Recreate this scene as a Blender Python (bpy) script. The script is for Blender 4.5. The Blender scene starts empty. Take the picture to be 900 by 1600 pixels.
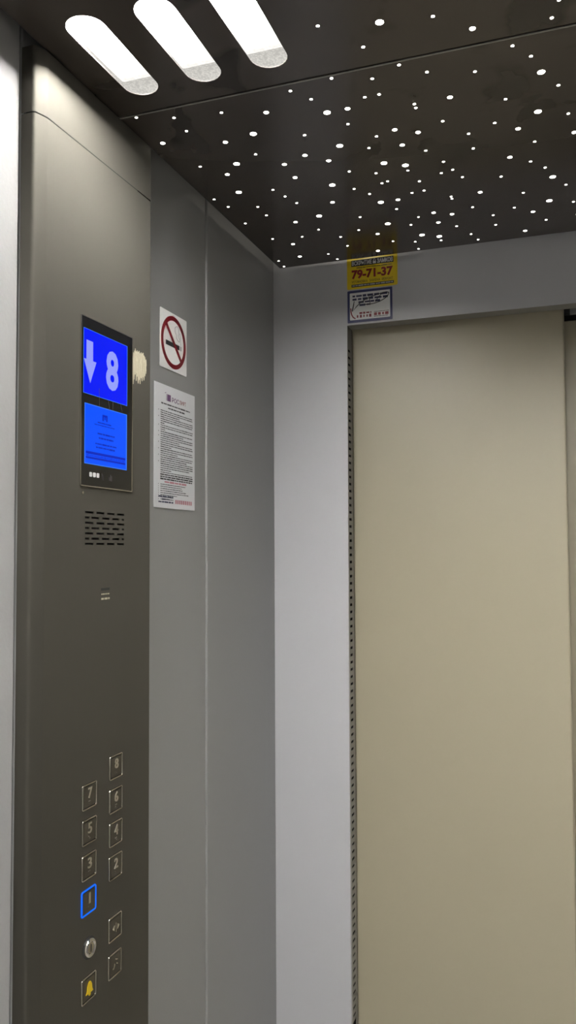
import bpy, bmesh, math, random
from mathutils import Vector, Matrix

S = bpy.context.scene
COL = S.collection
random.seed(7)

# ------------------------------------------------------------------ camera, world, exposure
F_PX, YAW, PITCH, ROLL = 1281.08, 0.341285, 0.046125, -0.004869
CAM = Vector((0.6540, -1.7402, 1.5))
fw = Vector((-math.sin(YAW)*math.cos(PITCH), math.cos(YAW)*math.cos(PITCH), math.sin(PITCH)))
rt = Vector((math.cos(YAW), math.sin(YAW), 0))
up = rt.cross(fw)
rt2 = math.cos(ROLL)*rt + math.sin(ROLL)*up
up2 = -math.sin(ROLL)*rt + math.cos(ROLL)*up
cam_data = bpy.data.cameras.new('camera')
cam_data.sensor_fit = 'VERTICAL'; cam_data.sensor_height = 36.0; cam_data.sensor_width = 36.0
cam_data.lens = 36.0*F_PX/1600.0
cam_data.clip_start = 0.02
cam = bpy.data.objects.new('camera', cam_data); COL.objects.link(cam)
m3 = Matrix((rt2, up2, -fw)).transposed()
cam.matrix_world = Matrix.Translation(CAM) @ m3.to_4x4()
S.camera = cam

world = bpy.data.worlds.new('world'); S.world = world
world.use_nodes = True
world.node_tree.nodes['Background'].inputs[0].default_value = (0.02, 0.02, 0.022, 1)
world.node_tree.nodes['Background'].inputs[1].default_value = 0.3

S.view_settings.view_transform = 'Standard'
S.view_settings.look = 'None'
S.view_settings.gamma = 1.0
S.view_settings.use_curve_mapping = False
S.view_settings.exposure = 0.0
S.cycles.use_denoising = True
S.cycles.max_bounces = 10
S.cycles.transparent_max_bounces = 12
S.cycles.sample_clamp_indirect = 6.0

LED = 262.0           # brightness of the LED boards in the ceiling lamps
STAR = 12.0          # brightness of the little star lights
W, BACK, H = 1.26, -2.05, 2.1418     # car width, rear wall, underside of the ceiling panels

# ------------------------------------------------------------------ materials
def new_mat(name):
    m = bpy.data.materials.new(name); m.use_nodes = True
    nt = m.node_tree
    return m, nt, nt.nodes['Principled BSDF']

def srgb(r, g, b):
    f = lambda c: (c/12.92 if c <= 0.04045 else ((c+0.055)/1.055)**2.4)
    return (f(r/255), f(g/255), f(b/255), 1)

def paint(name, col, rough=0.4, bump=0.0, scale=350, mottled=0.0, metallic=0.0, spec=0.5):
    m, nt, b = new_mat(name)
    b.inputs['Base Color'].default_value = col
    b.inputs['Roughness'].default_value = rough
    b.inputs['Metallic'].default_value = metallic
    b.inputs['Specular IOR Level'].default_value = spec
    tc = nt.nodes.new('ShaderNodeTexCoord')
    if bump:
        n = nt.nodes.new('ShaderNodeTexNoise'); n.inputs['Scale'].default_value = scale; n.inputs['Detail'].default_value = 2
        nt.links.new(tc.outputs['Object'], n.inputs['Vector'])
        bp = nt.nodes.new('ShaderNodeBump'); bp.inputs['Strength'].default_value = bump; bp.inputs['Distance'].default_value = 0.001
        nt.links.new(n.outputs['Fac'], bp.inputs['Height']); nt.links.new(bp.outputs['Normal'], b.inputs['Normal'])
    if mottled:
        n2 = nt.nodes.new('ShaderNodeTexNoise'); n2.inputs['Scale'].default_value = 5; n2.inputs['Detail'].default_value = 4
        nt.links.new(tc.outputs['Object'], n2.inputs['Vector'])
        r = nt.nodes.new('ShaderNodeMapRange'); r.inputs[3].default_value = 1-mottled; r.inputs[4].default_value = 1+mottled
        nt.links.new(n2.outputs['Fac'], r.inputs[0])
        mx = nt.nodes.new('ShaderNodeMix'); mx.data_type = 'RGBA'; mx.blend_type = 'MULTIPLY'; mx.inputs[0].default_value = 1
        mx.inputs[6].default_value = col
        nt.links.new(r.outputs[0], mx.inputs[7]); nt.links.new(mx.outputs[2], b.inputs['Base Color'])
    return m

def glow(name, col, strength, base=(0.002, 0.002, 0.002, 1)):
    m, nt, b = new_mat(name)
    b.inputs['Base Color'].default_value = base
    b.inputs['Roughness'].default_value = 0.25
    b.inputs['Specular IOR Level'].default_value = 0.12
    b.inputs['Emission Color'].default_value = col
    b.inputs['Emission Strength'].default_value = strength
    return m

def brushed(name, col, rough=0.69, aniso=0.60, streak=0.04, sharp=0.0):
    m, nt, b = new_mat(name)
    b.inputs['Metallic'].default_value = 1.0
    b.inputs['Anisotropic'].default_value = aniso
    ge = nt.nodes.new('ShaderNodeNewGeometry')
    cx = nt.nodes.new('ShaderNodeVectorMath'); cx.operation = 'CROSS_PRODUCT'; cx.inputs[1].default_value = (0, 0, 1)
    nt.links.new(ge.outputs['Normal'], cx.inputs[0]); nt.links.new(cx.outputs[0], b.inputs['Tangent'])
    tc = nt.nodes.new('ShaderNodeTexCoord')
    mp = nt.nodes.new('ShaderNodeMapping'); mp.inputs['Scale'].default_value = (900, 900, 14)
    nt.links.new(tc.outputs['Object'], mp.inputs['Vector'])
    n = nt.nodes.new('ShaderNodeTexNoise'); n.inputs['Scale'].default_value = 1; n.inputs['Detail'].default_value = 3
    nt.links.new(mp.outputs['Vector'], n.inputs['Vector'])
    r = nt.nodes.new('ShaderNodeMapRange'); r.inputs[3].default_value = rough-streak; r.inputs[4].default_value = rough+streak
    nt.links.new(n.outputs['Fac'], r.inputs[0]); nt.links.new(r.outputs[0], b.inputs['Roughness'])
    r2 = nt.nodes.new('ShaderNodeMapRange'); r2.inputs[3].default_value = 0.93; r2.inputs[4].default_value = 1.07
    nt.links.new(n.outputs['Fac'], r2.inputs[0])
    mx = nt.nodes.new('ShaderNodeMix'); mx.data_type = 'RGBA'; mx.blend_type = 'MULTIPLY'; mx.inputs[0].default_value = 1
    mx.inputs[6].default_value = col
    nt.links.new(r2.outputs[0], mx.inputs[7]); nt.links.new(mx.outputs[2], b.inputs['Base Color'])
    if sharp:      # the finest scratches give long thin side streaks
        g = nt.nodes.new('ShaderNodeBsdfAnisotropic'); g.inputs['Roughness'].default_value = 0.34; g.inputs['Anisotropy'].default_value = 0.9
        nt.links.new(mx.outputs[2], g.inputs['Color']); nt.links.new(cx.outputs[0], g.inputs['Tangent'])
        ms = nt.nodes.new('ShaderNodeMixShader'); ms.inputs[0].default_value = sharp
        nt.links.new(b.outputs[0], ms.inputs[1]); nt.links.new(g.outputs[0], ms.inputs[2])
        nt.links.new(ms.outputs[0], nt.nodes['Material Output'].inputs['Surface'])
    return m

M_GREY = paint('grey_painted_steel', (0.225, 0.228, 0.23, 1), 0.34, 0.12, 420, 0.03)
M_JAMB = paint('dark_grey_painted_steel', (0.23, 0.225, 0.205, 1), 0.45, 0.05, 420, 0.03)
M_GREY_L = paint('light_grey_painted_steel', (0.41, 0.415, 0.44, 1), 0.42, 0.10, 420, 0.03)
M_DOOR = paint('beige_painted_steel', (0.300, 0.272, 0.200, 1), 0.40, 0.05, 300, 0.03)
M_PALE = paint('pale_wall_laminate', (0.62, 0.61, 0.585, 1), 0.5, 0.05, 300)
M_GREY_A = paint('rear_grey_painted_steel', (0.31, 0.31, 0.31, 1), 0.45, 0.25, 160, 0.03)
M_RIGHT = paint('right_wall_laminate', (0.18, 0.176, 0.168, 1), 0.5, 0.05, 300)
M_DARKGAP = paint('dark_shaft', (0.02, 0.02, 0.02, 1), 0.8)
M_FLOOR = paint('floor_covering', (0.45, 0.43, 0.385, 1), 0.6, 0.2, 200, 0.2)
M_STEEL = brushed('brushed_steel', (0.142, 0.135, 0.118, 1), sharp=0.10)
M_BTN = brushed('button_steel', (0.155, 0.145, 0.125, 1), 0.45, 0.4, 0.03)
M_NUM = paint('raised_numeral_steel', (0.62, 0.59, 0.53, 1), 0.30, metallic=1.0)
M_FRAME = paint('polished_button_steel', (0.46, 0.43, 0.38, 1), 0.16, metallic=1.0)
M_CHROME = paint('chrome', (0.75, 0.73, 0.70, 1), 0.12, metallic=1.0)
M_BLACKGLASS = paint('black_glass', (0.006, 0.006, 0.007, 1), 0.12)
M_BLACK = paint('black_print', (0.012, 0.012, 0.014, 1), 0.5)
M_WHITE = paint('white_vinyl', (0.74, 0.75, 0.75, 1), 0.35)
M_PAPER = paint('white_paper', (0.62, 0.63, 0.66, 1), 0.5)
M_INK = paint('grey_ink', (0.06, 0.06, 0.065, 1), 0.6)
M_RED = paint('red_print', (0.17, 0.003, 0.010, 1), 0.4)
M_PINK = paint('pale_red_ink', (0.45, 0.20, 0.24, 1), 0.6)
M_PURPLE = paint('violet_ink', (0.12, 0.05, 0.14, 1), 0.6)
M_NAVYINK = paint('navy_ink', (0.02, 0.022, 0.07, 1), 0.5)
M_GREYINK = paint('pale_grey_ink', (0.35, 0.36, 0.36, 1), 0.6)
M_YELLOW = paint('yellow_vinyl', (0.62, 0.46, 0.01, 1), 0.35, 0, 300, 0.06)
M_NAVY = paint('navy_vinyl', (0.018, 0.022, 0.095, 1), 0.35)
M_BELL = paint('yellow_bell_print', (0.60, 0.42, 0.01, 1), 0.4)
M_GLUE = paint('old_adhesive', (0.50, 0.46, 0.34, 1), 0.7, 0.6, 500, 0.25)
M_HOUSING = paint('lamp_housing_black', (0.006, 0.006, 0.006, 1), 0.9, spec=0.0)
M_LED = glow('led_board', (1.0, 0.975, 0.93, 1), LED, (0.01, 0.01, 0.01, 1))
def led_ramp():
    nt = M_LED.node_tree; b = nt.nodes['Principled BSDF']
    tc = nt.nodes.new('ShaderNodeTexCoord'); sx = nt.nodes.new('ShaderNodeSeparateXYZ'); nt.links.new(tc.outputs['Object'], sx.inputs[0])
    r = nt.nodes.new('ShaderNodeMapRange'); r.inputs[1].default_value = 0.005; r.inputs[2].default_value = 0.092
    r.inputs[3].default_value = 0.0; r.inputs[4].default_value = -6.2
    nt.links.new(sx.outputs['Y'], r.inputs[0])
    e = nt.nodes.new('ShaderNodeMath'); e.operation = 'EXPONENT'; nt.links.new(r.outputs[0], e.inputs[0])
    m_ = nt.nodes.new('ShaderNodeMath'); m_.operation = 'MULTIPLY'; m_.inputs[1].default_value = LED; nt.links.new(e.outputs[0], m_.inputs[0])
    nt.links.new(m_.outputs[0], b.inputs['Emission Strength'])
led_ramp()
M_STAR = glow('star_lens', (1.0, 0.96, 0.86, 1), STAR, (0.5, 0.5, 0.5, 1))
M_SCREEN_UP = glow('screen_royal_blue', srgb(0, 24, 250), 1.0)
M_SCREEN_LO = glow('screen_azure_blue', srgb(0, 82, 255), 1.0)
M_SCREEN_RIM = glow('screen_pale_blue_line', srgb(60, 130, 255), 1.0)
M_SCREEN_SIGN = glow('screen_lavender', srgb(150, 160, 250), 1.0)
M_SCREEN_DARK = glow('screen_dark_blue', srgb(0, 36, 190), 1.0)
M_SCREEN_MID = glow('screen_mid_blue', srgb(0, 58, 225), 1.0)
M_RING = glow('blue_button_light', srgb(18, 105, 240), 1.0)
M_INDIC = paint('indicator_grey', (0.55, 0.55, 0.55, 1), 0.4)
M_INDIC_D = paint('indicator_dim', (0.05, 0.05, 0.05, 1), 0.4)

def ceiling_mat():
    m, nt, b = new_mat('dark_ceiling_steel')
    tc = nt.nodes.new('ShaderNodeTexCoord')
    n = nt.nodes.new('ShaderNodeTexNoise'); n.inputs['Scale'].default_value = 9; n.inputs['Detail'].default_value = 3; n.inputs['Distortion'].default_value = 0.4
    nt.links.new(tc.outputs['Object'], n.inputs['Vector'])
    cr = nt.nodes.new('ShaderNodeValToRGB')
    cr.color_ramp.elements[0].position = 0.34; cr.color_ramp.elements[0].color = (0.036, 0.031, 0.028, 1)
    cr.color_ramp.elements[1].position = 0.42; cr.color_ramp.elements[1].color = (0.066, 0.056, 0.050, 1)
    nt.links.new(n.outputs['Fac'], cr.inputs[0]); nt.links.new(cr.outputs[0], b.inputs['Base Color'])
    b.inputs['Roughness'].default_value = 0.21
    b.inputs['Metallic'].default_value = 0.25
    return m
M_CEIL = ceiling_mat()

def pane_mat():
    # pebbled clear plastic: lets the LED board through, own emission stands in for scattered light
    m = bpy.data.materials.new('pebbled_diffuser'); m.use_nodes = True
    nt = m.node_tree; nt.nodes.remove(nt.nodes['Principled BSDF'])
    out = nt.nodes['Material Output']
    tc = nt.nodes.new('ShaderNodeTexCoord')
    v = nt.nodes.new('ShaderNodeTexVoronoi'); v.inputs['Scale'].default_value = 330
    nt.links.new(tc.outputs['Object'], v.inputs['Vector'])
    r = nt.nodes.new('ShaderNodeMapRange'); r.inputs[1].default_value = 0.1; r.inputs[2].default_value = 0.75
    r.inputs[3].default_value = 1.0; r.inputs[4].default_value = 0.72
    nt.links.new(v.outputs['Distance'], r.inputs[0])
    tr = nt.nodes.new('ShaderNodeBsdfTransparent'); tr.inputs[0].default_value = (0.85, 0.85, 0.85, 1)
    em = nt.nodes.new('ShaderNodeEmission'); em.inputs[0].default_value = (1.0, 0.97, 0.90, 1)
    mul = nt.nodes.new('ShaderNodeMath'); mul.operation = 'MULTIPLY'; mul.inputs[1].default_value = PANE
    nt.links.new(r.outputs[0], mul.inputs[0]); nt.links.new(mul.outputs[0], em.inputs[1])
    add = nt.nodes.new('ShaderNodeAddShader')
    nt.links.new(tr.outputs[0], add.inputs[0]); nt.links.new(em.outputs[0], add.inputs[1])
    nt.links.new(add.outputs[0], out.inputs['Surface'])
    return m
PANE = 0.72
M_PANE = pane_mat()

# ------------------------------------------------------------------ helpers
ORG = {}     # world position of every object's origin
def link(name, data, org, parent=None):
    o = bpy.data.objects.new(name, data); COL.objects.link(o)
    org = Vector(org); ORG[o.name] = org
    if parent is not None:
        o.parent = parent; o.location = org - ORG[parent.name]
    else:
        o.location = org
    return o

def obj(name, bm, mat, parent=None, smooth=False, org=None):
    """links a bmesh given in world coordinates as one object with its origin at its centre"""
    bmesh.ops.recalc_face_normals(bm, faces=bm.faces[:]) if name in RECALC else None
    if org is None:
        lo = Vector((min(v.co[i] for v in bm.verts) for i in range(3)))
        hi = Vector((max(v.co[i] for v in bm.verts) for i in range(3)))
        org = (lo+hi)/2
    bmesh.ops.translate(bm, verts=bm.verts[:], vec=-Vector(org))
    me = bpy.data.meshes.new(name)
    if smooth:
        for f in bm.faces: f.smooth = True
    bm.to_mesh(me); bm.free()
    me.materials.append(mat)
    return link(name, me, org, parent)
RECALC = set()

def thing(name, label, cat, org, group=None):
    o = link(name, None, org); o.empty_display_size = 0.05
    return tag(o, label, cat, group)

def tag(o, label, cat, group=None):
    o['label'] = label; o['category'] = cat
    if group: o['group'] = group
    return o

def structure(o):
    o['kind'] = 'structure'; return o

LEFT = Matrix(((0, 0, 1), (1, 0, 0), (0, 1, 0)))      # u -> +y, v -> +z, n -> +x
FRONT = Matrix(((1, 0, 0), (0, 0, -1), (0, 1, 0)))    # u -> +x, v -> +z, n -> -y
CEIL = Matrix(((1, 0, 0), (0, -1, 0), (0, 0, -1)))    # u -> +x, v -> -y, n -> -z (seen from below)

def place(bm, basis, n0=0.0):
    bmesh.ops.translate(bm, verts=bm.verts[:], vec=(0, 0, n0))
    bmesh.ops.transform(bm, matrix=basis.to_4x4(), verts=bm.verts[:])
    return bm

def box(bm, a, b, bevel=0.0, seg=2):
    ret = bmesh.ops.create_cube(bm, size=1.0)
    vs = ret['verts']
    a, b = Vector(a), Vector(b)
    bmesh.ops.scale(bm, vec=(b-a), verts=vs)
    bmesh.ops.translate(bm, vec=(a+b)/2, verts=vs)
    if bevel:
        es = list({e for v in vs for e in v.link_edges})
        bmesh.ops.bevel(bm, geom=es, offset=bevel, segments=seg, affect='EDGES', profile=0.5)
    return bm

def prism(bm, pts, n0, n1):
    """closed polygon (counter-clockwise in u,v) raised from n0 to n1"""
    lo = [bm.verts.new((p[0], p[1], n0)) for p in pts]
    hi = [bm.verts.new((p[0], p[1], n1)) for p in pts]
    bm.faces.new(hi); bm.faces.new(lo[::-1])
    k = len(pts)
    for i in range(k):
        j = (i+1) % k
        bm.faces.new((lo[i], lo[j], hi[j], hi[i]))
    return bm

def ring(bm, outer, inner, n0, n1):
    """band between two loops of equal length"""
    k = len(outer)
    vo0 = [bm.verts.new((*p, n0)) for p in outer]; vo1 = [bm.verts.new((*p, n1)) for p in outer]
    vi0 = [bm.verts.new((*p, n0)) for p in inner]; vi1 = [bm.verts.new((*p, n1)) for p in inner]
    for i in range(k):
        j = (i+1) % k
        bm.faces.new((vo1[i], vo1[j], vi1[j], vi1[i]))
        bm.faces.new((vo0[j], vo0[i], vi0[i], vi0[j]))
        bm.faces.new((vo0[i], vo0[j], vo1[j], vo1[i]))
        bm.faces.new((vi0[j], vi0[i], vi1[i], vi1[j]))
    return bm

def rrect(u0, v0, u1, v1, r, seg=4):
    pts = []
    for cx, cy, a0 in ((u1-r, v0+r, -90), (u1-r, v1-r, 0), (u0+r, v1-r, 90), (u0+r, v0+r, 180)):
        for i in range(seg+1):
            a = math.radians(a0+90*i/seg)
            pts.append((cx+r*math.cos(a), cy+r*math.sin(a)))
    return pts

def circle(cu, cv, r, k=32, ry=None):
    ry = ry or r
    return [(cu+r*math.cos(2*math.pi*i/k), cv+ry*math.sin(2*math.pi*i/k)) for i in range(k)]

def stroke(bm, pts, w, n0, n1):
    """a ribbon of width w along a polyline"""
    P = [Vector(p).to_3d() for p in pts]
    L, R = [], []
    for i, p in enumerate(P):
        d = (P[min(i+1, len(P)-1)] - P[max(i-1, 0)]).normalized()
        q = Vector((-d.y, d.x, 0))*w/2
        L.append(p+q); R.append(p-q)
    loop = R + L[::-1]
    prism_strip(bm, R, L, n0, n1)
    return bm

def prism_strip(bm, R, L, n0, n1):
    r1 = [bm.verts.new((p.x, p.y, n1)) for p in R]; l1 = [bm.verts.new((p.x, p.y, n1)) for p in L]
    r0 = [bm.verts.new((p.x, p.y, n0)) for p in R]; l0 = [bm.verts.new((p.x, p.y, n0)) for p in L]
    for i in range(len(R)-1):
        bm.faces.new((r1[i], r1[i+1], l1[i+1], l1[i]))
        bm.faces.new((r0[i], r0[i+1], r1[i+1], r1[i]))
        bm.faces.new((l0[i+1], l0[i], l1[i], l1[i+1]))

def perforated(holes, u0, v0, u1, v1, thick):
    """flat sheet with rectangular holes, facing +n, thickness behind it"""
    bm = bmesh.new()
    us = sorted({round(x, 5) for h in holes for x in (h[0], h[2])} | {u0, u1})
    vs = sorted({round(x, 5) for h in holes for x in (h[1], h[3])} | {v0, v1})
    hl = [(round(h[0], 5), round(h[1], 5), round(h[2], 5), round(h[3], 5)) for h in holes]
    cells = {}
    for j in range(len(vs)-1):
        cv = (vs[j]+vs[j+1])/2
        row = [h for h in hl if h[1] < cv < h[3]]
        for i in range(len(us)-1):
            cu = (us[i]+us[i+1])/2
            cells[i, j] = not any(h[0] < cu < h[2] for h in row)
    top, bot = {}, {}
    def g(d, i, j, n):
        if (i, j) not in d: d[i, j] = bm.verts.new((us[i], vs[j], n))
        return d[i, j]
    for (i, j), solid in cells.items():
        if not solid: continue
        bm.faces.new([g(top, a, b, 0) for a, b in ((i, j), (i+1, j), (i+1, j+1), (i, j+1))])
        bm.faces.new([g(bot, a, b, -thick) for a, b in ((i, j+1), (i+1, j+1), (i+1, j), (i, j))])
        for (di, dj), (a, b) in (((0, -1), ((i, j), (i+1, j))), ((1, 0), ((i+1, j), (i+1, j+1))),
                                 ((0, 1), ((i+1, j+1), (i, j+1))), ((-1, 0), ((i, j+1), (i, j)))):
            if not cells.get((i+di, j+dj), False):
                bm.faces.new((g(bot, *a, -thick), g(bot, *b, -thick), g(top, *b, 0), g(top, *a, 0)))
    return bm

def text_into(bm, body, u0, v0, u1, v1, n, bold=0.0, slant=0.0):
    """lettering fitted to a box in the u,v plane; v rises along the baseline by slant*(u1-u0)"""
    cu = bpy.data.curves.new('lettering', 'FONT'); cu.body = body; cu.size = 1.0; cu.offset = bold
    cu.extrude = 0.0; cu.resolution_u = 3
    t = bpy.data.objects.new('lettering', cu); COL.objects.link(t)
    dg = bpy.context.evaluated_depsgraph_get()
    me = t.evaluated_get(dg).to_mesh()
    tmp = bmesh.new(); tmp.from_mesh(me)
    t.evaluated_get(dg).to_mesh_clear()
    bpy.data.objects.remove(t); bpy.data.curves.remove(cu)
    xs = [v.co.x for v in tmp.verts]; ys = [v.co.y for v in tmp.verts]
    ax, bx, ay, by = min(xs), max(xs), min(ys), max(ys)
    vm = {}
    for v in tmp.verts:
        vm[v] = bm.verts.new((u0+(v.co.x-ax)/(bx-ax)*(u1-u0), v0+(v.co.y-ay)/(by-ay)*(v1-v0), n))
    for f in tmp.faces:
        try: bm.faces.new([vm[v] for v in f.verts])
        except ValueError: pass
    tmp.free()
    for f in bm.faces:
        f.normal_update()
        if f.normal.z < 0: f.normal_flip()
    return bm

def quad(bm, u0, v0, u1, v1, n):
    bm.faces.new([bm.verts.new(p) for p in ((u0, v0, n), (u1, v0, n), (u1, v1, n), (u0, v1, n))])

def bars(bm, u0, u1, vc, h, n, rng, wmin=0.004, wmax=0.016):
    """one line of unreadable small print: word-long dashes with ragged tops"""
    u = u0
    while u < u1-0.001:
        w = min(rng.uniform(wmin, wmax), u1-u)
        hh = h*rng.uniform(0.75, 1.1)
        quad(bm, u, vc-hh/2, u+w, vc+hh/2, n)
        u += w + h*rng.uniform(0.35, 0.6)

# ------------------------------------------------------------------ the car: floor, walls, ceiling
structure(obj('floor', box(bmesh.new(), (-0.05, BACK-0.05, -0.05), (W+0.05, 0.06, 0)), M_FLOOR))
structure(obj('wall_back', box(bmesh.new(), (-0.05, BACK-0.04, 0), (W+0.05, BACK, 2.26)), M_PALE))
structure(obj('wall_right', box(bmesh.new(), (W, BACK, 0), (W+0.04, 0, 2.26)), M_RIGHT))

# left wall: three folded steel panels, drawn as one profile (x, y) and pulled up
def left_panel_profile():
    p = []
    def fold(x, y, r, up_):      # rounded fold at the end (up_) or the start of a panel
        a = [(x-r+r*math.cos(t), y-r+r*math.sin(t)) if up_ else (x-r+r*math.cos(t), y+r-r*math.sin(t))
             for t in [math.pi/2*i/4 for i in range(5)]]
        return a if up_ else a[::-1]
    q = [(-0.04, BACK), (0.0, BACK)] + fold(0.0, -0.9010, 0.004, True) + [(-0.04, -0.9010)]
    p += [(-0.04, -0.8985)]
    p += fold(0.0, -0.8985, 0.002, False)
    p += fold(0.0, -0.3575, 0.0012, True)
    p += [(-0.006, -0.3575), (-0.006, -0.3570)]
    p += fold(0.0030, -0.3570, 0.0040, False)
    p += [(0.0030, 0.0), (-0.04, 0.0)]
    return q, p
for pp, mt in zip(left_panel_profile(), (M_GREY_A, M_GREY)):
    bm = bmesh.new()
    prism(bm, pp, 0.0, 2.26)
    bmesh.ops.recalc_face_normals(bm, faces=bm.faces[:])
    structure(obj('wall_left', bm, mt))
structure(obj('wall_left_backing', box(bmesh.new(), (-0.06, -0.93, 0), (-0.041, -0.87, 2.26)), M_DARKGAP))

# front wall: return panel, lintel and far return panel round the doorway
XJ, XR, ZL, YD = 0.1743, 1.085, 2.000, 0.0508
bm = bmesh.new()
out = [(-0.02, 0), (XJ, 0), (XJ, ZL), (XR, ZL), (XR, 0), (W+0.02, 0), (W+0.02, 2.26), (-0.02, 2.26)]
prism(bm, out, -0.010, 0.0)
bm.edges.ensure_lookup_table()
be = []
for e in bm.edges:
    a, b = e.verts[0].co, e.verts[1].co
    if abs(a.z) < 1e-6 and abs(b.z) < 1e-6:
        if all(abs(v.x-XJ) < 1e-6 for v in (a, b)) or all(abs(v.x-XR) < 1e-6 for v in (a, b)) or \
           (all(abs(v.y-ZL) < 1e-6 for v in (a, b))): be.append(e)
bmesh.ops.bevel(bm, geom=be, offset=0.0035, segments=4, affect='EDGES', profile=0.5)
bmesh.ops.recalc_face_normals(bm, faces=bm.faces[:])
place(bm, FRONT)
structure(obj('wall_front', bm, M_GREY_L))

# vented jamb: folded strip of steel with a column of slots
holes = []
for i in range(93):
    z = 1.946 - i*(1.946-0.4935)/92
    holes.append((0.0170, z-0.0030, 0.0375, z+0.0030))
holes.append((0.015, 0.38, 0.042, 0.482))
bm = perforated(holes, 0.0095, 0.0, YD, ZL, 0.0012)
place(bm, LEFT, XJ)
structure(obj('trim_1', bm, M_JAMB))
# underside of the lintel and the far jamb
structure(obj('trim_2', box(bmesh.new(), (XJ, 0.0095, ZL), (XR, YD, ZL+0.0012)), M_JAMB))
structure(obj('trim_3', box(bmesh.new(), (XR, 0.0095, 0), (XR+0.0012, YD, ZL)), M_GREY))

# sliding doors: two leaves one behind the other
def leaf(x0, x1, y, zt):
    b = bmesh.new()
    box(b, (x0, y, 0.008), (x1, y+0.022, zt), 0.004, 3)
    return b
d1 = obj('door_1', leaf(0.1722, 0.6325, 0.0560, 2.045), M_DOOR)
d2 = obj('door_2', leaf(0.575, 1.130, 0.1060, 1.990), M_DOOR)
structure(d1); structure(d2)
structure(obj('trim_4', box(bmesh.new(), (0.634, 0.075, 1.996), (1.130, 0.0865, 2.045)), M_DARKGAP))
structure(obj('trim_5', box(bmesh.new(), (0.6445, 0.0655, 1.993), (1.130, 0.0745, 2.045)), M_GREY))
structure(obj('wall_shaft', box(bmesh.new(), (-0.06, 0.14, -0.05), (W+0.1, 0.16, 2.30)), M_DARKGAP))

# ceiling: two dark steel panels hung below the roof of the car
XC, YC, YS = 0.0220, -0.0084, -0.7028
LAMP_X = (0.0949, 0.1900, 0.2845)
LAMP_Y = -0.8330
LW, LL = 0.0500, 0.1800        # width and length of a lamp opening
LAMPS = [(x, LAMP_Y) for x in LAMP_X]
LAMPS += [(W-x, LAMP_Y) for x in LAMP_X]
LAMPS += [(x, -1.62) for x in LAMP_X] + [(W-x, -1.62) for x in LAMP_X]
LAMPS += [(W/2+d, y) for y in (-1.62, -1.30) for d in (-0.095, 0.0, 0.095)]  # middle rows added out of view, to share out the room light

def stadium(cx, cy, w, l, seg=12):
    r = w/2; h = l/2-r
    pts = [(cx+r*math.cos(math.pi*i/seg), cy+h+r*math.sin(math.pi*i/seg)) for i in range(seg+1)]
    pts += [(cx-r*math.cos(math.pi*i/seg), cy-h-r*math.sin(math.pi*i/seg)) for i in range(seg+1)]
    return pts

def sheet_with_holes(x0, y0, x1, y1, loops, z, t):
    b = bmesh.new()
    es = []
    for lp in [[(x0, y0), (x1, y0), (x1, y1), (x0, y1)]] + loops:
        vs = [b.verts.new((p[0], p[1], z)) for p in lp]
        for i in range(len(vs)): es.append(b.edges.new((vs[i], vs[(i+1) % len(vs)])))
    bmesh.ops.triangle_fill(b, use_beauty=True, use_dissolve=False, edges=es)
    for f in b.faces:
        f.normal_update()
        if f.normal.z > 0: f.normal_flip()
    ret = bmesh.ops.extrude_face_region(b, geom=b.faces[:])
    # the extruded copy becomes the upper side
    nv = [g for g in ret['geom'] if isinstance(g, bmesh.types.BMVert)]
    bmesh.ops.translate(b, verts=nv, vec=(0, 0, t))
    bmesh.ops.recalc_face_normals(b, faces=b.faces[:])
    return b

CT = 0.0015
structure(obj('ceiling', sheet_with_holes(XC, YS+0.0006, W-XC, YC, [], H, CT), M_CEIL))
structure(obj('ceiling_rear', sheet_with_holes(XC, BACK+0.02, W-XC, YS-0.0022, [stadium(x, y, LW, LL) for x, y in LAMPS], H, CT), M_CEIL))
# folded lips where the two panels meet; paler steel paints their lit edge
structure(obj('trim_6', box(bmesh.new(), (XC, YS+0.0006, H-0.0012), (W-XC, YS+0.0030, H), 0.0004, 2), M_JAMB))
structure(obj('ceiling_roof', box(bmesh.new(), (-0.04, BACK-0.04, 2.26), (W+0.04, 0.14, 2.28)), M_DARKGAP))

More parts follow.
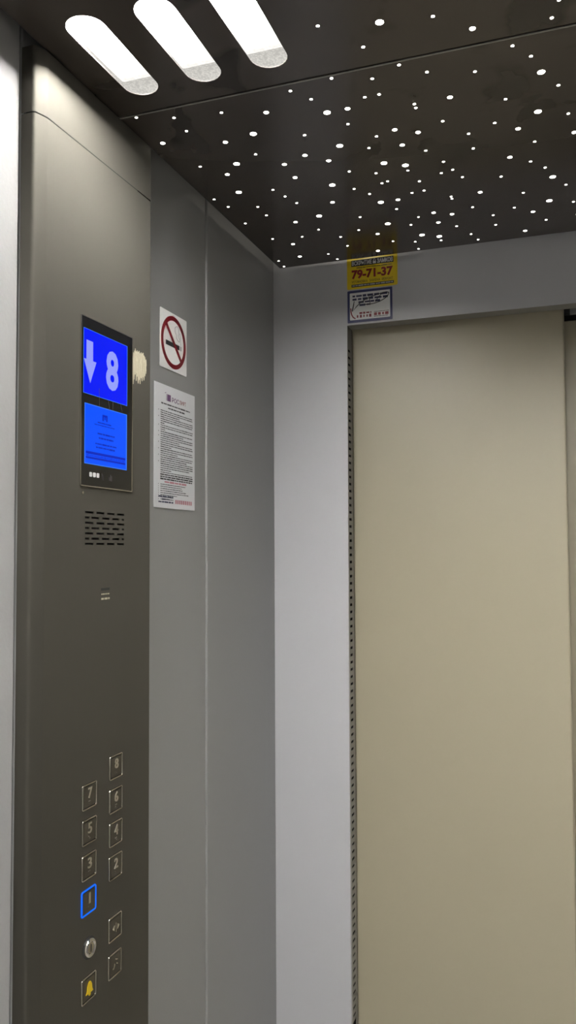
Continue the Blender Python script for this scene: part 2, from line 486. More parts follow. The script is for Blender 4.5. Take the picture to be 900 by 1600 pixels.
# ------------------------------------------------------------------ oblong ceiling lamps
lamp_labels = [
    'oblong glowing ceiling lamp nearest the steel button panel, beside the left wall',
    'middle of the three oblong glowing lamps in the dark ceiling',
    'oblong glowing ceiling lamp farthest from the left wall, cut off by the picture edge']
def lamp(i, x, y):
    lab = lamp_labels[i] if i < 3 else 'oblong ceiling lamp %s' % (
        ('beside the right wall', 'second from the right wall', 'third from the right wall',
         'at the rear beside the left wall', 'at the rear second from the left wall', 'at the rear third from the left wall',
         'at the rear beside the right wall', 'at the rear second from the right wall', 'at the rear third from the right wall',
         'added out of view for light, left one of the rear middle three', 'added out of view for light, at the centre of the rear middle three', 'added out of view for light, at the right of the rear middle three',
         'added out of view for light, at the left of the three behind the centre', 'added out of view for light, in the middle of the three behind the centre', 'added out of view for light, at the right of the three behind the centre')[i-3])
    t = thing('ceiling_lamp', lab, 'lamp', (x, y, H), 'oblong lamps in the ceiling')
    b = bmesh.new()     # housing: open box over the hole
    lo = rrect(x-LW/2-0.0185, y-LL/2-0.018, x+LW/2+0.0015, y+LL/2+0.0015, 0.004, 2); z0, z1 = H+CT, H+0.0295
    a0 = [b.verts.new((*p, z0)) for p in lo]; a1 = [b.verts.new((*p, z1)) for p in lo]
    for k in range(len(lo)):
        j = (k+1) % len(lo); b.faces.new((a0[j], a0[k], a1[k], a1[j]))
    b.faces.new(a1[::-1])
    obj('housing', b, M_HOUSING, t)
    b = bmesh.new()
    lo = rrect(x-LW/2-0.017, y-LL/2-0.016, x+LW/2-0.001, y+LL/2, 0.004, 4)
    prism(b, lo, H+0.0260, H+0.0280)
    obj('led_board', b, M_LED, t)
    b = bmesh.new()
    lo = stadium(x, y, LW-0.0002, LL-0.0002)
    b.faces.new([b.verts.new((*p, H+0.0006)) for p in lo][::-1])
    obj('diffuser', b, M_PANE, t)
for i, (x, y) in enumerate(LAMPS): lamp(i, x, y)

# lamp in the void above the ceiling panels; it lights the shadow gap near the door corner
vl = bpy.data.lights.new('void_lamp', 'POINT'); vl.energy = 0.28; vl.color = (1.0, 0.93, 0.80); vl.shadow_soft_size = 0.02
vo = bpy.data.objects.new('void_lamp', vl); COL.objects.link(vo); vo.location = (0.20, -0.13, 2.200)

# ------------------------------------------------------------------ star lights in the ceiling
STARS = "0.035,-0.009,S;0.036,-0.396,S;0.036,-0.054,S;0.047,-0.695,S;0.047,-0.613,M;0.047,-0.357,S;0.047,-0.274,S;0.068,-0.521,S;0.069,-0.18,S;0.089,-0.064,M;0.09,-0.408,L;0.099,-0.675,S;0.099,-0.634,S;0.099,-0.479,M;0.099,-0.338,S;0.099,-0.138,M;0.1,-0.296,S;0.129,-0.509,L;0.13,-0.17,S;0.141,-0.582,M;0.142,-0.246,M;0.151,-0.396,S;0.152,-0.057,S;0.162,-0.363,S;0.162,-0.02,S;0.171,-0.664,S;0.171,-0.529,S;0.173,-0.329,S;0.173,-0.194,S;0.192,-0.591,L;0.194,-0.258,L;0.203,-0.48,M;0.204,-0.428,M;0.204,-0.142,S;0.204,-0.089,S;0.233,-0.642,M;0.236,-0.309,M;0.245,-0.498,M;0.248,-0.164,S;0.256,-0.378,L;0.258,-0.038,M;0.265,-0.56,S;0.267,-0.226,S;0.276,-0.467,M;0.279,-0.131,M;0.285,-0.683,S;0.288,-0.35,S;0.298,-0.418,S;0.3,-0.081,S;0.306,-0.653,S;0.307,-0.509,L;0.309,-0.32,S;0.31,-0.175,L;0.317,-0.611,L;0.32,-0.278,L;0.337,-0.569,S;0.339,-0.396,S;0.34,-0.355,S;0.341,-0.238,S;0.342,-0.019,S;0.343,-0.062,S;0.348,-0.693,S;0.348,-0.611,M;0.349,-0.486,S;0.351,-0.359,S;0.352,-0.278,M;0.352,-0.154,S;0.36,-0.427,L;0.363,-0.094,L;0.364,-0.806,S;0.369,-0.518,S;0.373,-0.187,S;0.379,-0.632,S;0.382,-0.298,S;0.392,-0.407,L;0.392,-0.387,S;0.395,-0.074,L;0.395,-0.051,S;0.4,-0.673,S;0.4,-0.632,S;0.4,-0.528,M;0.401,-0.477,M;0.403,-0.34,S;0.404,-0.3,S;0.404,-0.197,M;0.405,-0.147,M;0.406,-0.746,S;0.432,-0.508,M;0.433,-0.446,S;0.436,-0.178,M;0.436,-0.116,S;0.437,-0.787,L;0.441,-0.692,S;0.442,-0.59,S;0.442,-0.579,S;0.444,-0.358,S;0.446,-0.258,S;0.446,-0.248,S;0.454,-0.398,S;0.458,-0.064,S;0.464,-0.364,S;0.468,-0.029,S;0.473,-0.663,S;0.473,-0.528,S;0.476,-0.33,S;0.477,-0.197,S;0.493,-0.59,M;0.498,-0.258,M;0.5,-0.776,S;0.505,-0.477,S;0.506,-0.427,S;0.51,-0.146,S;0.51,-0.096,S;0.534,-0.642,S;0.539,-0.309,S;0.542,-0.736,M;0.546,-0.496,S;0.551,-0.168,S;0.559,-0.376,M;0.563,-0.044,M;0.567,-0.558,S;0.571,-0.229,S;0.578,-0.466,M;0.583,-0.136,M;0.586,-0.683,S;0.59,-0.349,S;0.6,-0.416,S;0.605,-0.087,S;0.607,-0.652,S;0.609,-0.507,L;0.612,-0.318,S;0.614,-0.177,L;0.618,-0.61,L;0.623,-0.277,L;0.635,-0.724,S;0.639,-0.569,S;0.644,-0.755,S;0.644,-0.237,S;0.651,-0.486,S;0.656,-0.157,S;0.659,-0.425,M"
R_STAR = {'L': 0.0052, 'M': 0.0038, 'S': 0.0022}
star_mesh = {}
def star_bm(r):
    b = bmesh.new(); k = 14
    rings = []
    for f, z in ((1.0, 0.0), (0.97, -0.00025), (0.5, -0.0003)):
        rings.append([b.verts.new((r*f*math.cos(2*math.pi*i/k), r*f*math.sin(2*math.pi*i/k), z)) for i in range(k)])
    for a, c in zip(rings, rings[1:]):
        for i in range(k):
            j = (i+1) % k; b.faces.new((a[j], a[i], c[i], c[j]))
    b.faces.new(rings[-1][::-1]); b.faces.new(rings[0])
    return b
for kk, r in R_STAR.items():
    me = bpy.data.meshes.new('star_light'); b = star_bm(r); b.to_mesh(me); b.free(); me.materials.append(M_STAR)
    star_mesh[kk] = me
pts = []
for e in STARS.split(';'):
    x, y, k = e.split(','); pts.append((float(x), float(y), k))
pts += [(x+0.302, y, k) for x, y, k in pts if 0.362 < x < 0.655 and x+0.302 < (1.2 if y > YS else 0.93)]   # the pattern goes on
size_word = {'L': 'large', 'M': 'medium sized', 'S': 'tiny'}
for x, y, k in pts:
    front = y > YS
    if front: y = min(y, YC-0.008); x = max(x, XC+0.007)
    o = link('star_light', star_mesh[k], (x, y, H))
    where = 'in the dark ceiling panel beside the sliding door' if front else 'in the dark ceiling panel that holds the oblong lamps'
    tag(o, '%s round white star light %s' % (size_word[k], where), 'ceiling light',
        '%s star lights %s' % (size_word[k], 'in front ceiling panel' if front else 'in lamp panel'))

# ------------------------------------------------------------------ stainless operating panel on the left wall
T, YL_, YR_ = 0.0255, -0.8985, -0.6098
ZS, ZB = 2.052, 0.30
panel = thing('operating_panel', 'tall brushed stainless steel lift button panel on the left wall', 'control panel', (0.0, -0.755, ZB))

def cop_profile():
    p = [(YL_, 0.0), (YL_, 0.0125)]
    # near edge: a tight fold, a narrow slanting face, then a soft fold into the front
    for i in range(0, 6):
        a = math.pi/2*0.80*i/5
        p.append((YL_+0.0040*(1-math.cos(a)), 0.0150+0.0050*math.sin(a)))
    for f, dn in ((0.12, 0.0), (0.5, 0.00025), (0.85, 0.0001), (0.95, 0.0001), (1.0, 0.0), (1.06, -0.00008)):
        p.append((-0.8958+f*(-0.8785+0.8958), min(T, 0.0199+f*(T-0.0199)+dn)))
    p.append((-0.8745, T)); p.append((-0.860, T))
    p.append((-0.7909, T)); p.append((-0.6848, T))
    r = 0.004
    for i in range(0, 5):
        a = math.pi/2*i/4
        p.append((YR_-r+r*math.sin(a), T-r+r*math.cos(a)))
    p.append((YR_, 0.0))
    return p
def shell(zs, skip=None):
    b = bmesh.new(); pr = cop_profile()
    rows = [[b.verts.new((u, z, n)) for (u, n) in pr] for z in zs]
    for j in range(len(zs)-1):
        for i in range(len(pr)-1):
            if skip and skip(pr[i], pr[i+1], zs[j], zs[j+1]): continue
            f = b.faces.new((rows[j][i], rows[j][i+1], rows[j+1][i+1], rows[j+1][i]))
            f.smooth = True
    return b
GZ0, GZ1 = 1.5055, 1.5560
b = shell([ZB, GZ0, GZ1, ZS-0.0008], lambda a, c, z0, z1: z0 == GZ0 and abs(a[0]+0.7909) < 1e-6)
place(b, LEFT); obj('face_plate', b, M_STEEL, panel)
b = shell([ZS+0.0008, 2.1385])
place(b, LEFT); obj('header_plate', b, M_STEEL, panel)
b = bmesh.new()
place(box(b, (YL_+0.004, ZB+0.01, 0.0005), (YR_-0.006, 2.136, 0.004)), LEFT)
obj('back_box', b, M_DARKGAP, panel)

# loudspeaker grille: seven staggered rows of slots
gh = []
for r in range(7):
    z = 1.5524 - r*0.00715
    if r % 2 == 0:
        sp = [(-0.7895, -0.7690), (-0.7615, -0.7420), (-0.7345, -0.7150), (-0.7075, -0.6885)]
    else:
        sp = [(-0.7895, -0.7790), (-0.7740, -0.7550), (-0.7470, -0.7285), (-0.7205, -0.7020), (-0.6950, -0.6885)]
    for a, c in sp: gh.append((a, z-0.0014, c, z+0.0014))
b = perforated(gh, -0.7909, GZ0, -0.6848, GZ1, 0.0012)
place(b, LEFT, T); obj('speaker_grille', b, M_STEEL, panel)

# microphone slot and the two small marks under it
b = bmesh.new(); box(b, (-0.7489, 1.4445, T-0.001), (-0.7275, 1.4480, T+0.0003)); place(b, LEFT); obj('microphone_slot', b, M_BLACK, panel)
b = bmesh.new(); rng = random.Random(3)
bars(b, -0.7489, -0.7275, 1.4395, 0.0018, T+0.0003, rng, 0.002, 0.006)
bars(b, -0.7489, -0.7275, 1.4330, 0.0026, T+0.0003, rng, 0.006, 0.010)
place(b, LEFT); obj('slot_caption', b, M_GLUE, panel)

# display
dz0, dz1, dl, dr = 1.5885, 1.8180, -0.8030, -0.6718
b = bmesh.new(); box(b, (dl, dz0, T-0.002), (dr, dz1, T+0.0020), 0.0004, 1); place(b, LEFT)
disp = obj('display', b, M_BLACKGLASS, panel); disp['label'] = 'black glass display with two blue screens'
b = bmesh.new()
ring(b, rrect(dl-0.0015, dz0-0.0015, dr+0.0022, dz1+0.0012, 0.001, 2), rrect(dl, dz0, dr, dz1, 0.0004, 2), T-0.001, T+0.0023)
place(b, LEFT); obj('edge_frame', b, M_CHROME, disp)
N = T+0.0023
b = bmesh.new(); quad(b, -0.7985, 1.7140, -0.6862, 1.8022, N); place(b, LEFT)
obj('upper_screen', b, M_SCREEN_UP, disp)
b = bmesh.new()
ring(b, rrect(-0.7990, 1.7135, -0.6855, 1.8027, 0.0003, 1), rrect(-0.7984, 1.7141, -0.6866, 1.8021, 0.0003, 1), N-0.0002, N+0.0001)
place(b, LEFT); obj('screen_border', b, M_SCREEN_RIM, disp)
N2 = N+0.0003
b = bmesh.new()
ar = [(-0.7925, 1.7872), (-0.7925, 1.7605), (-0.7985, 1.7605), (-0.7830, 1.7290), (-0.7680, 1.7605), (-0.7765, 1.7605), (-0.7765, 1.7872)]
prism(b, ar, N2-0.0001, N2); place(b, LEFT); obj('down_arrow', b, M_SCREEN_SIGN, disp)
b = bmesh.new(); text_into(b, '8', -0.7435, 1.7285, -0.7105, 1.7855, N2, 0.035); place(b, LEFT); obj('floor_number', b, M_SCREEN_SIGN, disp)
b = bmesh.new(); quad(b, -0.7950, 1.6185, -0.6880, 1.7000, N); place(b, LEFT)
obj('lower_screen', b, M_SCREEN_LO, disp)
b = bmesh.new()
ring(b, rrect(-0.7955, 1.6180, -0.6860, 1.7005, 0.0003, 1), rrect(-0.7945, 1.6190, -0.6880, 1.6995, 0.0003, 1), N-0.0002, N+0.0001)
place(b, LEFT); obj('screen_border', b, M_SCREEN_RIM, disp)
b = bmesh.new(); rng = random.Random(5)
bars(b, -0.7640, -0.7290, 1.6780, 0.0016, N2, rng, 0.004, 0.011)
bars(b, -0.7720, -0.7200, 1.6745, 0.0012, N2, rng, 0.004, 0.012)
for v, a, c in ((1.6625, -0.7640, -0.7200), (1.6565, -0.7610, -0.7230), (1.6480, -0.7700, -0.7150), (1.6430, -0.7680, -0.7180)):
    bars(b, a, c, v, 0.0021, N2, rng, 0.004, 0.012)
# ornament: small M-shaped emblem with a crossbar
for a, c, v0, v1 in ((-0.7520, -0.7485, 1.6815, 1.6905), (-0.7425, -0.7390, 1.6815, 1.6905), (-0.7485, -0.7425, 1.6875, 1.6905), (-0.7468, -0.7442, 1.6835, 1.6875)):
    quad(b, a, v0, c, v1, N2)
place(b, LEFT); obj('screen_text', b, M_SCREEN_DARK, disp)
b = bmesh.new()
quad(b, -0.7925, 1.6320, -0.6905, 1.6355, N2); quad(b, -0.7925, 1.6255, -0.6905, 1.6282, N2)
place(b, LEFT); obj('screen_banner', b, M_SCREEN_DARK, disp)
b = bmesh.new(); bars(b, -0.7915, -0.6920, 1.6300, 0.0024, N2, random.Random(8), 0.004, 0.014); place(b, LEFT); obj('banner_text', b, M_SCREEN_MID, disp)
for k in range(3):
    u = -0.7830+k*0.0088; b = bmesh.new()
    prism(b, rrect(u, 1.6010, u+0.0064, 1.6072, 0.0012, 2), N-0.0004, N+0.0001); place(b, LEFT); obj('indicator', b, M_INDIC, disp)
b = bmesh.new()
stroke(b, [(-0.7530, 1.6075), (-0.7510, 1.6060), (-0.7500, 1.6030), (-0.7490, 1.5985)], 0.0016, N-0.0004, N+0.0001)
stroke(b, [(-0.7330, 1.5990), (-0.7335, 1.6040)], 0.0012, N-0.0004, N+0.0001)
stroke(b, [(-0.7300, 1.5985), (-0.7298, 1.6075)], 0.0014, N-0.0004, N+0.0001)
stroke(b, [(-0.7270, 1.5985), (-0.7268, 1.6060)], 0.0010, N-0.0004, N+0.0001)
place(b, LEFT); obj('indicator', b, M_INDIC_D, disp)
# scratches on the glass between the screens
b = bmesh.new()
for pts_ in ([(-0.7605, 1.7260), (-0.7602, 1.7010)], [(-0.7370, 1.7120), (-0.7345, 1.7030)], [(-0.7345, 1.7040), (-0.7350, 1.6990)],
             [(-0.7250, 1.7130), (-0.7255, 1.7000)], [(-0.7040, 1.7130), (-0.7000, 1.7030)]):
    stroke(b, pts_, 0.0006, N+0.0001, N+0.0003)
place(b, LEFT); obj('scratch', b, M_INDIC_D, disp)

# small dimple below the display, drawn as a raised chrome disc
b = bmesh.new()
prism(b, circle(-0.7955, 1.5782, 0.0022, 12), T-0.0003, T+0.0006); place(b, LEFT); obj('dimple_mark', b, M_CHROME, panel)

# push buttons
BW, BH = 0.0350, 0.0340
def btn_parts():
    b1 = bmesh.new()    # cap
    prism(b1, rrect(-BW/2+0.0034, -BH/2+0.0034, BW/2-0.0034, BH/2-0.0034, 0.0010, 3), -0.001, 0.0018)
    bmesh.ops.bevel(b1, geom=[e for e in b1.edges if all(v.co.z > 0.0017 for v in e.verts)], offset=0.0005, segments=2, affect='EDGES')
    b2 = bmesh.new()    # frame: a rounded bead round the cap
    lv = []
    for k in range(8):
        a = math.pi*k/7
        d = 0.0012-0.0012*math.cos(a); n = 0.0022*math.sin(a)
        lv.append([b2.verts.new((*p, n)) for p in rrect(-BW/2+d, -BH/2+d, BW/2-d, BH/2-d, max(0.0032-d, 0.0006), 4)])
    for a, c in zip(lv, lv[1:]):
        for i in range(len(a)):
            j = (i+1) % len(a); b2.faces.new((a[i], a[j], c[j], c[i])).smooth = True
    b3 = bmesh.new()    # dark joint between cap and frame
    ring(b3, rrect(-BW/2+0.0020, -BH/2+0.0020, BW/2-0.0020, BH/2-0.0020, 0.0010, 3), rrect(-BW/2+0.0030, -BH/2+0.0030, BW/2-0.0030, BH/2-0.0030, 0.0008, 3), 0.0001, 0.0005)
    res = []
    for nm, bb, mt in (('cap', b1, M_BTN), ('button_frame', b2, M_FRAME), ('joint', b3, M_BLACK)):
        place(bb, LEFT); me = bpy.data.meshes.new(nm); bb.to_mesh(me); bb.free(); me.materials.append(mt); res.append(me)
    return res
CAP_ME, FRAME_ME, JOINT_ME = btn_parts()
RING_ME = FRAME_ME.copy(); RING_ME.materials.clear(); RING_ME.materials.append(M_RING)
braille = {'1': (1,), '2': (1, 2), '3': (1, 4), '4': (1, 4, 5), '5': (1, 5), '6': (1, 2, 4), '7': (1, 2, 4, 5), '8': (1, 2, 5)}
def button(u, v, sym, label=None):
    c = link('push_button', CAP_ME, (T, u, v), panel)
    if label: c['label'] = label
    link('button_frame', RING_ME if sym == '1' else FRAME_ME, (T, u, v), c)
    link('joint', JOINT_ME, (T, u, v), c)
    b = bmesh.new(); n = T+0.0028
    if sym.isdigit():
        g = bmesh.new(); text_into(g, sym, u-(0.0020 if sym == '1' else 0.0045), v-0.0025, u+(0.0020 if sym == '1' else 0.0045), v+0.0115, n, 0.012)
        ret = bmesh.ops.extrude_face_region(g, geom=g.faces[:])
        bmesh.ops.translate(g, verts=[q for q in ret['geom'] if isinstance(q, bmesh.types.BMVert)], vec=(0, 0, -0.0012))
        bmesh.ops.recalc_face_normals(g, faces=g.faces[:])
        place(g, LEFT); obj('numeral', g, M_NUM, c)
        k = bmesh.new()
        for d in braille[sym]:
            du = 0.0 if d < 4 else 0.0028; dv = -((d-1) % 3)*0.0028
            ret = bmesh.ops.create_icosphere(k, subdivisions=1, radius=0.0009, matrix=Matrix.Translation((u-0.0030+du, v-0.0060+dv, T+0.0020)))
        place(k, LEFT); obj('braille_dots', k, M_CHROME, c)
        b.free()
    elif sym == 'open':
        prism(b, [(u-0.0095, v), (u-0.0035, v-0.0045), (u-0.0035, v+0.0045)], n-0.0008, n)
        prism(b, [(u+0.0095, v), (u+0.0035, v+0.0045), (u+0.0035, v-0.0045)], n-0.0008, n)
        box(b, (u-0.0007, v-0.0065, n-0.0008), (u+0.0007, v+0.0065, n))
        place(b, LEFT); obj('door_symbol', b, M_CHROME, c)
    elif sym == 'arc':
        stroke(b, [(u-0.0080, v-0.0035), (u-0.0055, v-0.0040), (u-0.0035, v-0.0010), (u-0.0030, v+0.0020)], 0.0020, n-0.0008, n)
        stroke(b, [(u-0.0010, v+0.0080), (u+0.0020, v+0.0060), (u+0.0050, v+0.0055)], 0.0016, n-0.0008, n)
        stroke(b, [(u+0.0020, v+0.0010), (u+0.0050, v-0.0005)], 0.0014, n-0.0008, n)
        place(b, LEFT); obj('raised_symbol', b, M_CHROME, c)
    elif sym == 'bell':
        pr = [(u-0.0085, v-0.0060), (u+0.0085, v-0.0060), (u+0.0060, v-0.0020), (u+0.0052, v+0.0040), (u+0.0030, v+0.0075), (u+0.0010, v+0.0090),
              (u-0.0010, v+0.0090), (u-0.0030, v+0.0075), (u-0.0052, v+0.0040), (u-0.0060, v-0.0020)]
        prism(b, pr, n-0.0008, n)
        prism(b, circle(u, v-0.0075, 0.0022, 10), n-0.0008, n)
        place(b, LEFT); s = obj('bell_symbol', b, M_BELL, c); s['label'] = 'yellow bell symbol'
for v, s in ((1.1712, '7'), (1.1247, '5'), (1.0788, '3'), (1.0326, '1')):
    button(-0.7763, v, s, 'button lit with a blue ring' if s == '1' else None)
for v, s in ((1.1937, '8'), (1.1471, '6'), (1.1008, '4'), (1.0546, '2')): button(-0.7096, v, s)
button(-0.7100, 0.9705, 'open'); button(-0.7103, 0.9196, 'arc')
button(-0.7752, 0.9188, 'bell', 'button with a yellow bell')

# key switch
b = bmesh.new(); u, v = -0.7743, 0.9709
def lathe(b, prof_, k=28):
    rows = [[b.verts.new((u+r*math.cos(2*math.pi*i/k), v+r*math.sin(2*math.pi*i/k), n)) for i in range(k)] for r, n in prof_]
    for a, c in zip(rows, rows[1:]):
        for i in range(k):
            j = (i+1) % k; f = b.faces.new((a[i], a[j], c[j], c[i])); f.smooth = True
    b.faces.new(rows[-1])
lathe(b, [(0.0125, T), (0.0125, T+0.002), (0.0118, T+0.0042), (0.0100, T+0.0052), (0.0082, T+0.0048), (0.0078, T+0.0025)])
place(b, LEFT); ks = obj('key_switch', b, M_CHROME, panel); ks['label'] = 'round chrome key switch'
b = bmesh.new(); ring(b, circle(u, v, 0.0148), circle(u, v, 0.0120), T-0.0005, T+0.0006); place(b, LEFT); obj('shadow_ring', b, M_BLACK, ks)  # black ring stands in for the shadow round the switch
b = bmesh.new(); lathe(b, [(0.0076, T+0.0022), (0.0074, T+0.0035), (0.0068, T+0.0038)], 24); place(b, LEFT); obj('lock_cylinder', b, M_FRAME, ks)
b = bmesh.new(); box(b, (u-0.0010, v-0.0050, T+0.0035), (u+0.0010, v+0.0050, T+0.0040)); place(b, LEFT); obj('key_slot', b, M_BLACK, ks)

# scraped-off sticker beside the display: ragged upright shreds
b = bmesh.new(); rng = random.Random(11)
u = -0.6690; k = 0
tops = [1.7950, 1.7985, 1.8020, 1.8060, 1.8025, 1.8045, 1.8030, 1.8050, 1.8020, 1.8040, 1.8030, 1.8045, 1.8010, 1.7995, 1.7960]
bots = [1.7530, 1.7505, 1.7580, 1.7660, 1.7570, 1.7640, 1.7540, 1.7600, 1.7545, 1.7640, 1.7600, 1.7665, 1.7620, 1.7690, 1.7740]
for t0, b0 in zip(tops, bots):
    w = 0.0030
    L_, R_ = [], []
    for i in range(9):
        q = b0+(t0-b0)*i/8; e = 0.35 if i in (0, 8) else rng.choice((1.0, 1.0, 0.8, 0.55))
        m_ = u+w/2
        R_.append(Vector((m_+e*(w*0.54+rng.uniform(-0.0002, 0.0005)), q, 0))); L_.append(Vector((m_-e*(w*0.54+rng.uniform(-0.0002, 0.0003)), q, 0)))
    prism_strip(b, R_, L_, T, T+0.0003+rng.uniform(0, 0.0002))
    u += w*0.98
place(b, LEFT)
tag(obj('sticker_remnant', b, M_GLUE), 'ragged off-white remnant of a torn sticker on steel beside the blue display', 'sticker')

# ------------------------------------------------------------------ signs on the left wall
def at_left(b): return place(b, LEFT)
# no smoking
su0, su1, sv0, sv1 = -0.5355, -0.4375, 1.8080, 1.9080
sign = thing('no_smoking_sign', 'square white no smoking sign with red ring on the left wall', 'sign', (0, (su0+su1)/2, sv0))
b = bmesh.new(); prism(b, rrect(su0, sv0, su1, sv1, 0.002, 3), 0.0002, 0.0010); obj('sticker', at_left(b), M_WHITE, sign)
cu_, cv_ = (su0+su1)/2-0.0005, (sv0+sv1)/2-0.0005
b = bmesh.new()
ring(b, circle(cu_, cv_, 0.0455, 48), circle(cu_, cv_, 0.0378, 48), 0.0010, 0.0015)
obj('prohibition_ring', at_left(b), M_RED, sign)
b = bmesh.new(); q = 0.0382/math.sqrt(2)
stroke(b, [(cu_-q-0.001, cv_+q+0.001), (cu_+q+0.001, cv_-q-0.001)], 0.0066, 0.0014, 0.0018)
obj('slash', at_left(b), M_RED, sign)
b = bmesh.new(); quad(b, cu_-0.0290, cv_-0.0085, cu_+0.0215, cv_-0.0005, 0.0014); obj('cigarette', at_left(b), M_BLACK, sign)
b = bmesh.new(); quad(b, cu_+0.0235, cv_-0.0085, cu_+0.0290, cv_-0.0005, 0.0014); obj('ash', at_left(b), M_GREYINK, sign)
b = bmesh.new()
stroke(b, [(cu_+0.0075, cv_+0.0300), (cu_+0.0040, cv_+0.0265), (cu_+0.0050, cv_+0.0205), (cu_+0.0090, cv_+0.0160), (cu_+0.0100, cv_+0.0110), (cu_+0.0150, cv_+0.0075), (cu_+0.0210, cv_+0.0060)], 0.0012, 0.0010, 0.0014)
stroke(b, [(cu_+0.0075, cv_+0.0300), (cu_+0.0140, cv_+0.0320), (cu_+0.0190, cv_+0.0280), (cu_+0.0190, cv_+0.0215), (cu_+0.0175, cv_+0.0150), (cu_+0.0215, cv_+0.0110), (cu_+0.0215, cv_+0.0060)], 0.0009, 0.0010, 0.0014)
stroke(b, [(cu_+0.0262, cv_+0.0010), (cu_+0.0250, cv_+0.0120), (cu_+0.0230, cv_+0.0220)], 0.0012, 0.0010, 0.0013)
obj('smoke_wisp', at_left(b), M_GREYINK, sign)

# printed rules
nu0, nu1, nv0, nv1 = -0.5550, -0.4045, 1.5710, 1.7790
note = thing('notice_sheet', 'white printed sheet of small black rules on the left wall', 'notice', (0, (nu0+nu1)/2, nv0))
b = bmesh.new(); prism(b, rrect(nu0, nv0, nu1, nv1, 0.0005, 1), 0.0002, 0.0008); obj('paper', at_left(b), M_PAPER, note)
W_, H_ = nu1-nu0, nv1-nv0
U = lambda f: nu0+f*W_
V = lambda f: nv1-f*H_
n = 0.0010
b = bmesh.new()
quad(b, U(0.30), V(0.125), U(0.385), V(0.070), n)
stroke(b, [(U(0.245), V(0.066)), (U(0.275), V(0.060))], 0.0010, 0.0008, n)
stroke(b, [(U(0.285), V(0.125)), (U(0.285), V(0.070))], 0.0009, 0.0008, n)
obj('logo_mark', at_left(b), M_PURPLE, note)
b = bmesh.new(); text_into(b, 'РОС', U(0.415), V(0.123), U(0.59), V(0.083), n, 0.02); obj('logo_text', at_left(b), M_PURPLE, note)
b = bmesh.new(); text_into(b, 'ЛИФТ', U(0.60), V(0.123), U(0.76), V(0.083), n, 0.02); obj('logo_text', at_left(b), M_RED, note)
b = bmesh.new(); rng = random.Random(21)
bars(b, U(0.16), U(0.87), V(0.155), 0.0026, n, rng, 0.005, 0.018)
bars(b, U(0.32), U(0.73), V(0.183), 0.0026, n, rng, 0.005, 0.018)
obj('heading', at_left(b), M_INK, note)
b = bmesh.new()
lines = []; f = 0.215; k = 0
ends = [0.93, 0.94, 0.60, 0.94, 0.94, 0.93, 0.24, 0.94, 0.94, 0.25, 0.93, 0.70, 0.94, 0.94, 0.60, 0.93, 0.94, 0.40, 0.93, 0.94, 0.55, 0.94, 0.92, 0.78, 0.94, 0.94, 0.94, 0.85, 0.40, 0.93]
for e in ends:
    bars(b, U(0.145), U(e), V(f), 0.0016, n, rng, 0.004, 0.013)
    if k in (0, 3, 7, 10, 12, 15, 18, 21, 24): quad(b, U(0.095), V(f+0.004), U(0.107), V(f-0.004), n)
    f += 0.0172; k += 1
obj('small_print', at_left(b), M_INK, note)
b = bmesh.new()
for e in (0.94, 0.94, 0.93):
    bars(b, U(0.14), U(e), V(f), 0.0024, n, rng, 0.005, 0.018); f += 0.0178
obj('bold_print', at_left(b), M_BLACK, note)
b = bmesh.new(); bars(b, U(0.24), U(0.78), V(f+0.004), 0.0032, n, rng, 0.006, 0.018); obj('red_heading', at_left(b), M_PINK, note); f += 0.026
b = bmesh.new()
for e in (0.75, 0.66, 0.68, 0.77, 0.83, 0.54, 0.42, 0.45):
    bars(b, U(0.145), U(e), V(f), 0.0014, n, rng, 0.004, 0.012); quad(b, U(0.095), V(f+0.003), U(0.105), V(f-0.003), n); f += 0.0172
obj('small_print', at_left(b), M_INK, note)
b = bmesh.new()
bars(b, U(0.10), U(0.45), V(0.908), 0.0030, n, rng, 0.006, 0.016); bars(b, U(0.18), U(0.37), V(0.930), 0.0024, n, rng, 0.006, 0.016)
bars(b, U(0.10), U(0.45), V(0.952), 0.0026, n, rng, 0.006, 0.016)
obj('contact_print', at_left(b), M_NAVYINK, note)
b = bmesh.new()
for i in range(9):
    a = 0.50+i*0.048; quad(b, U(a), V(0.958), U(a+0.034), V(0.925), n)
obj('phone_print', at_left(b), M_PINK, note)

# ------------------------------------------------------------------ stickers over the doorway
def at_front(b): return place(b, FRONT)
yu0, yu1, yv0, yv1 = 0.1785, 0.2920, 2.0760, 2.1520
ys = thing('advert_sticker', 'yellow advertisement sticker with red phone number above the door, touching the ceiling', 'sticker', ((yu0+yu1)/2, 0, yv0))
b = bmesh.new(); prism(b, rrect(yu0, yv0, yu1, yv1, 0.003, 3), 0.0002, 0.0010); obj('backing', at_front(b), M_YELLOW, ys)
n = 0.0013
b = bmesh.new(); quad(b, 0.1885, 2.1270, 0.2835, 2.1410, n); quad(b, 0.1885, 2.0805, 0.2840, 2.0865, n); obj('black_band', at_front(b), M_BLACK, ys)
b = bmesh.new(); text_into(b, 'ВСКРЫТИЕ', 0.1900, 2.1290, 0.2350, 2.1388, n+0.0003, 0.03)
text_into(b, 'ЗАМКОВ', 0.2470, 2.1290, 0.2820, 2.1388, n+0.0003, 0.03)
quad(b, 0.2375, 2.1290, 0.2445, 2.1345, n+0.0003)
stroke(b, [(0.2388, 2.1340), (0.2388, 2.1372), (0.2400, 2.1388), (0.2420, 2.1388), (0.2432, 2.1372), (0.2432, 2.1340)], 0.0012, n, n+0.0003)
obj('headline', at_front(b), M_WHITE, ys)
b = bmesh.new(); text_into(b, '79-71-37', 0.1890, 2.0985, 0.2820, 2.1190, n, 0.045); obj('phone_number', at_front(b), M_RED, ys)
b = bmesh.new(); text_into(b, 'УСТАНОВКА  ЗАМЕНА  РЕМОНТ', 0.1890, 2.0893, 0.2820, 2.0950, n, 0.005)
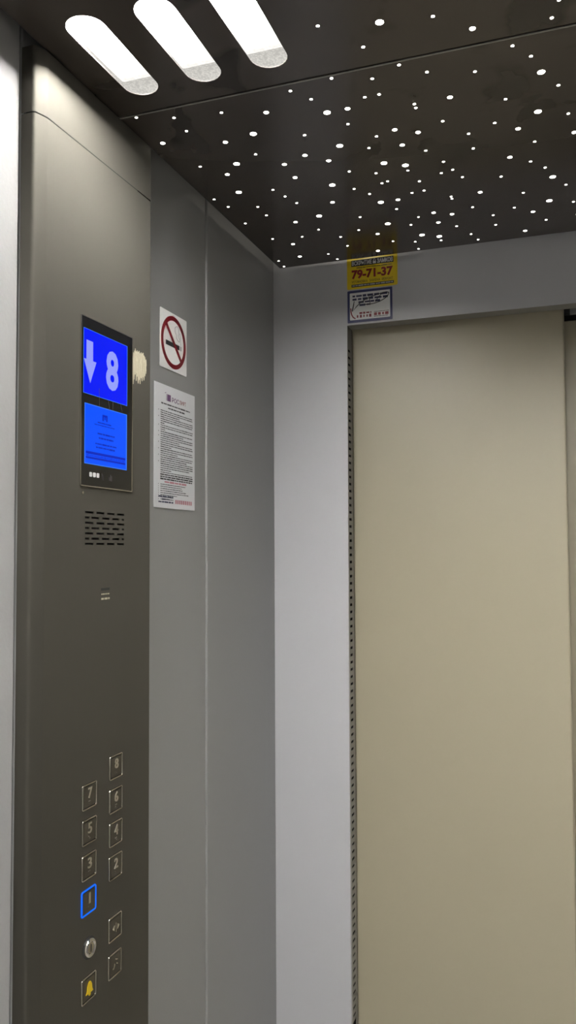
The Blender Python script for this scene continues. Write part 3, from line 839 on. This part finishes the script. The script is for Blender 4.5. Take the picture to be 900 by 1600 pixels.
bars(b, 0.2000, 0.2800, 2.1230, 0.0016, n, random.Random(2), 0.006, 0.014)
obj('small_print', at_front(b), M_BLACK, ys)
b = bmesh.new(); bars(b, 0.1905, 0.2820, 2.0835, 0.0028, n+0.0003, random.Random(4), 0.004, 0.012); obj('band_print', at_front(b), M_GREYINK, ys)

bu0, bu1, bv0, bv1 = 0.1788, 0.2800, 2.0010, 2.0730
bs = thing('notice_sticker', 'white sticker with dark blue border and scribble, below the yellow sticker above the door', 'sticker', ((bu0+bu1)/2, 0, bv0))
b = bmesh.new(); prism(b, rrect(bu0, bv0, bu1, bv1, 0.0015, 2), 0.0002, 0.0009); s = obj('border', at_front(b), M_NAVY, bs); s['label'] = 'dark blue border'
b = bmesh.new(); prism(b, rrect(bu0+0.0055, bv0+0.0060, bu1-0.0050, bv1-0.0055, 0.0015, 2), 0.0009, 0.0012); obj('white_field', at_front(b), M_WHITE, bs)
n = 0.0014; b = bmesh.new(); rng = random.Random(31)
bars(b, 0.1905, 0.2730, 2.0600, 0.0052, n, rng, 0.006, 0.016); bars(b, 0.1905, 0.2700, 2.0528, 0.0052, n, rng, 0.006, 0.016)
bars(b, 0.2040, 0.2560, 2.0458, 0.0046, n, rng, 0.006, 0.014); bars(b, 0.2060, 0.2300, 2.0393, 0.0044, n, rng, 0.004, 0.014)
obj('printed_lines', at_front(b), M_NAVYINK, bs)
b = bmesh.new()
bars(b, 0.2060, 0.2330, 2.0212, 0.0042, n, rng, 0.004, 0.009); bars(b, 0.2000, 0.2330, 2.0143, 0.0064, n, rng, 0.003, 0.006)
bars(b, 0.2390, 0.2720, 2.0162, 0.0062, n, rng, 0.004, 0.009)
stroke(b, [(0.1865, 2.0340), (0.1868, 2.0260), (0.1885, 2.0190), (0.1920, 2.0130), (0.1970, 2.0098)], 0.0026, 0.0012, n)
obj('red_print', at_front(b), M_RED, bs)
b = bmesh.new()
bars(b, 0.2390, 0.2720, 2.0215, 0.0014, n, rng, 0.003, 0.010); bars(b, 0.2390, 0.2700, 2.0110, 0.0014, n, rng, 0.003, 0.010)
obj('black_print', at_front(b), M_BLACK, bs)
b = bmesh.new(); n = 0.0018
stroke(b, [(0.1895, 2.0270), (0.1925, 2.0400), (0.1945, 2.0490), (0.1935, 2.0420), (0.1905, 2.0260), (0.1990, 2.0360), (0.2080, 2.0440), (0.2200, 2.0510), (0.2330, 2.0555), (0.2480, 2.0590), (0.2600, 2.0620),
           (0.2690, 2.0625), (0.2725, 2.0590), (0.2700, 2.0535), (0.2630, 2.0480), (0.2520, 2.0430), (0.2400, 2.0400), (0.2280, 2.0390), (0.2180, 2.0395)], 0.0017, 0.0014, n)
stroke(b, [(0.2270, 2.0620), (0.2285, 2.0540), (0.2300, 2.0460), (0.2305, 2.0370)], 0.0014, 0.0014, n)
stroke(b, [(0.2420, 2.0430), (0.2480, 2.0520), (0.2560, 2.0590)], 0.0014, 0.0014, n)
obj('pen_scribble', at_front(b), M_BLACK, bs)
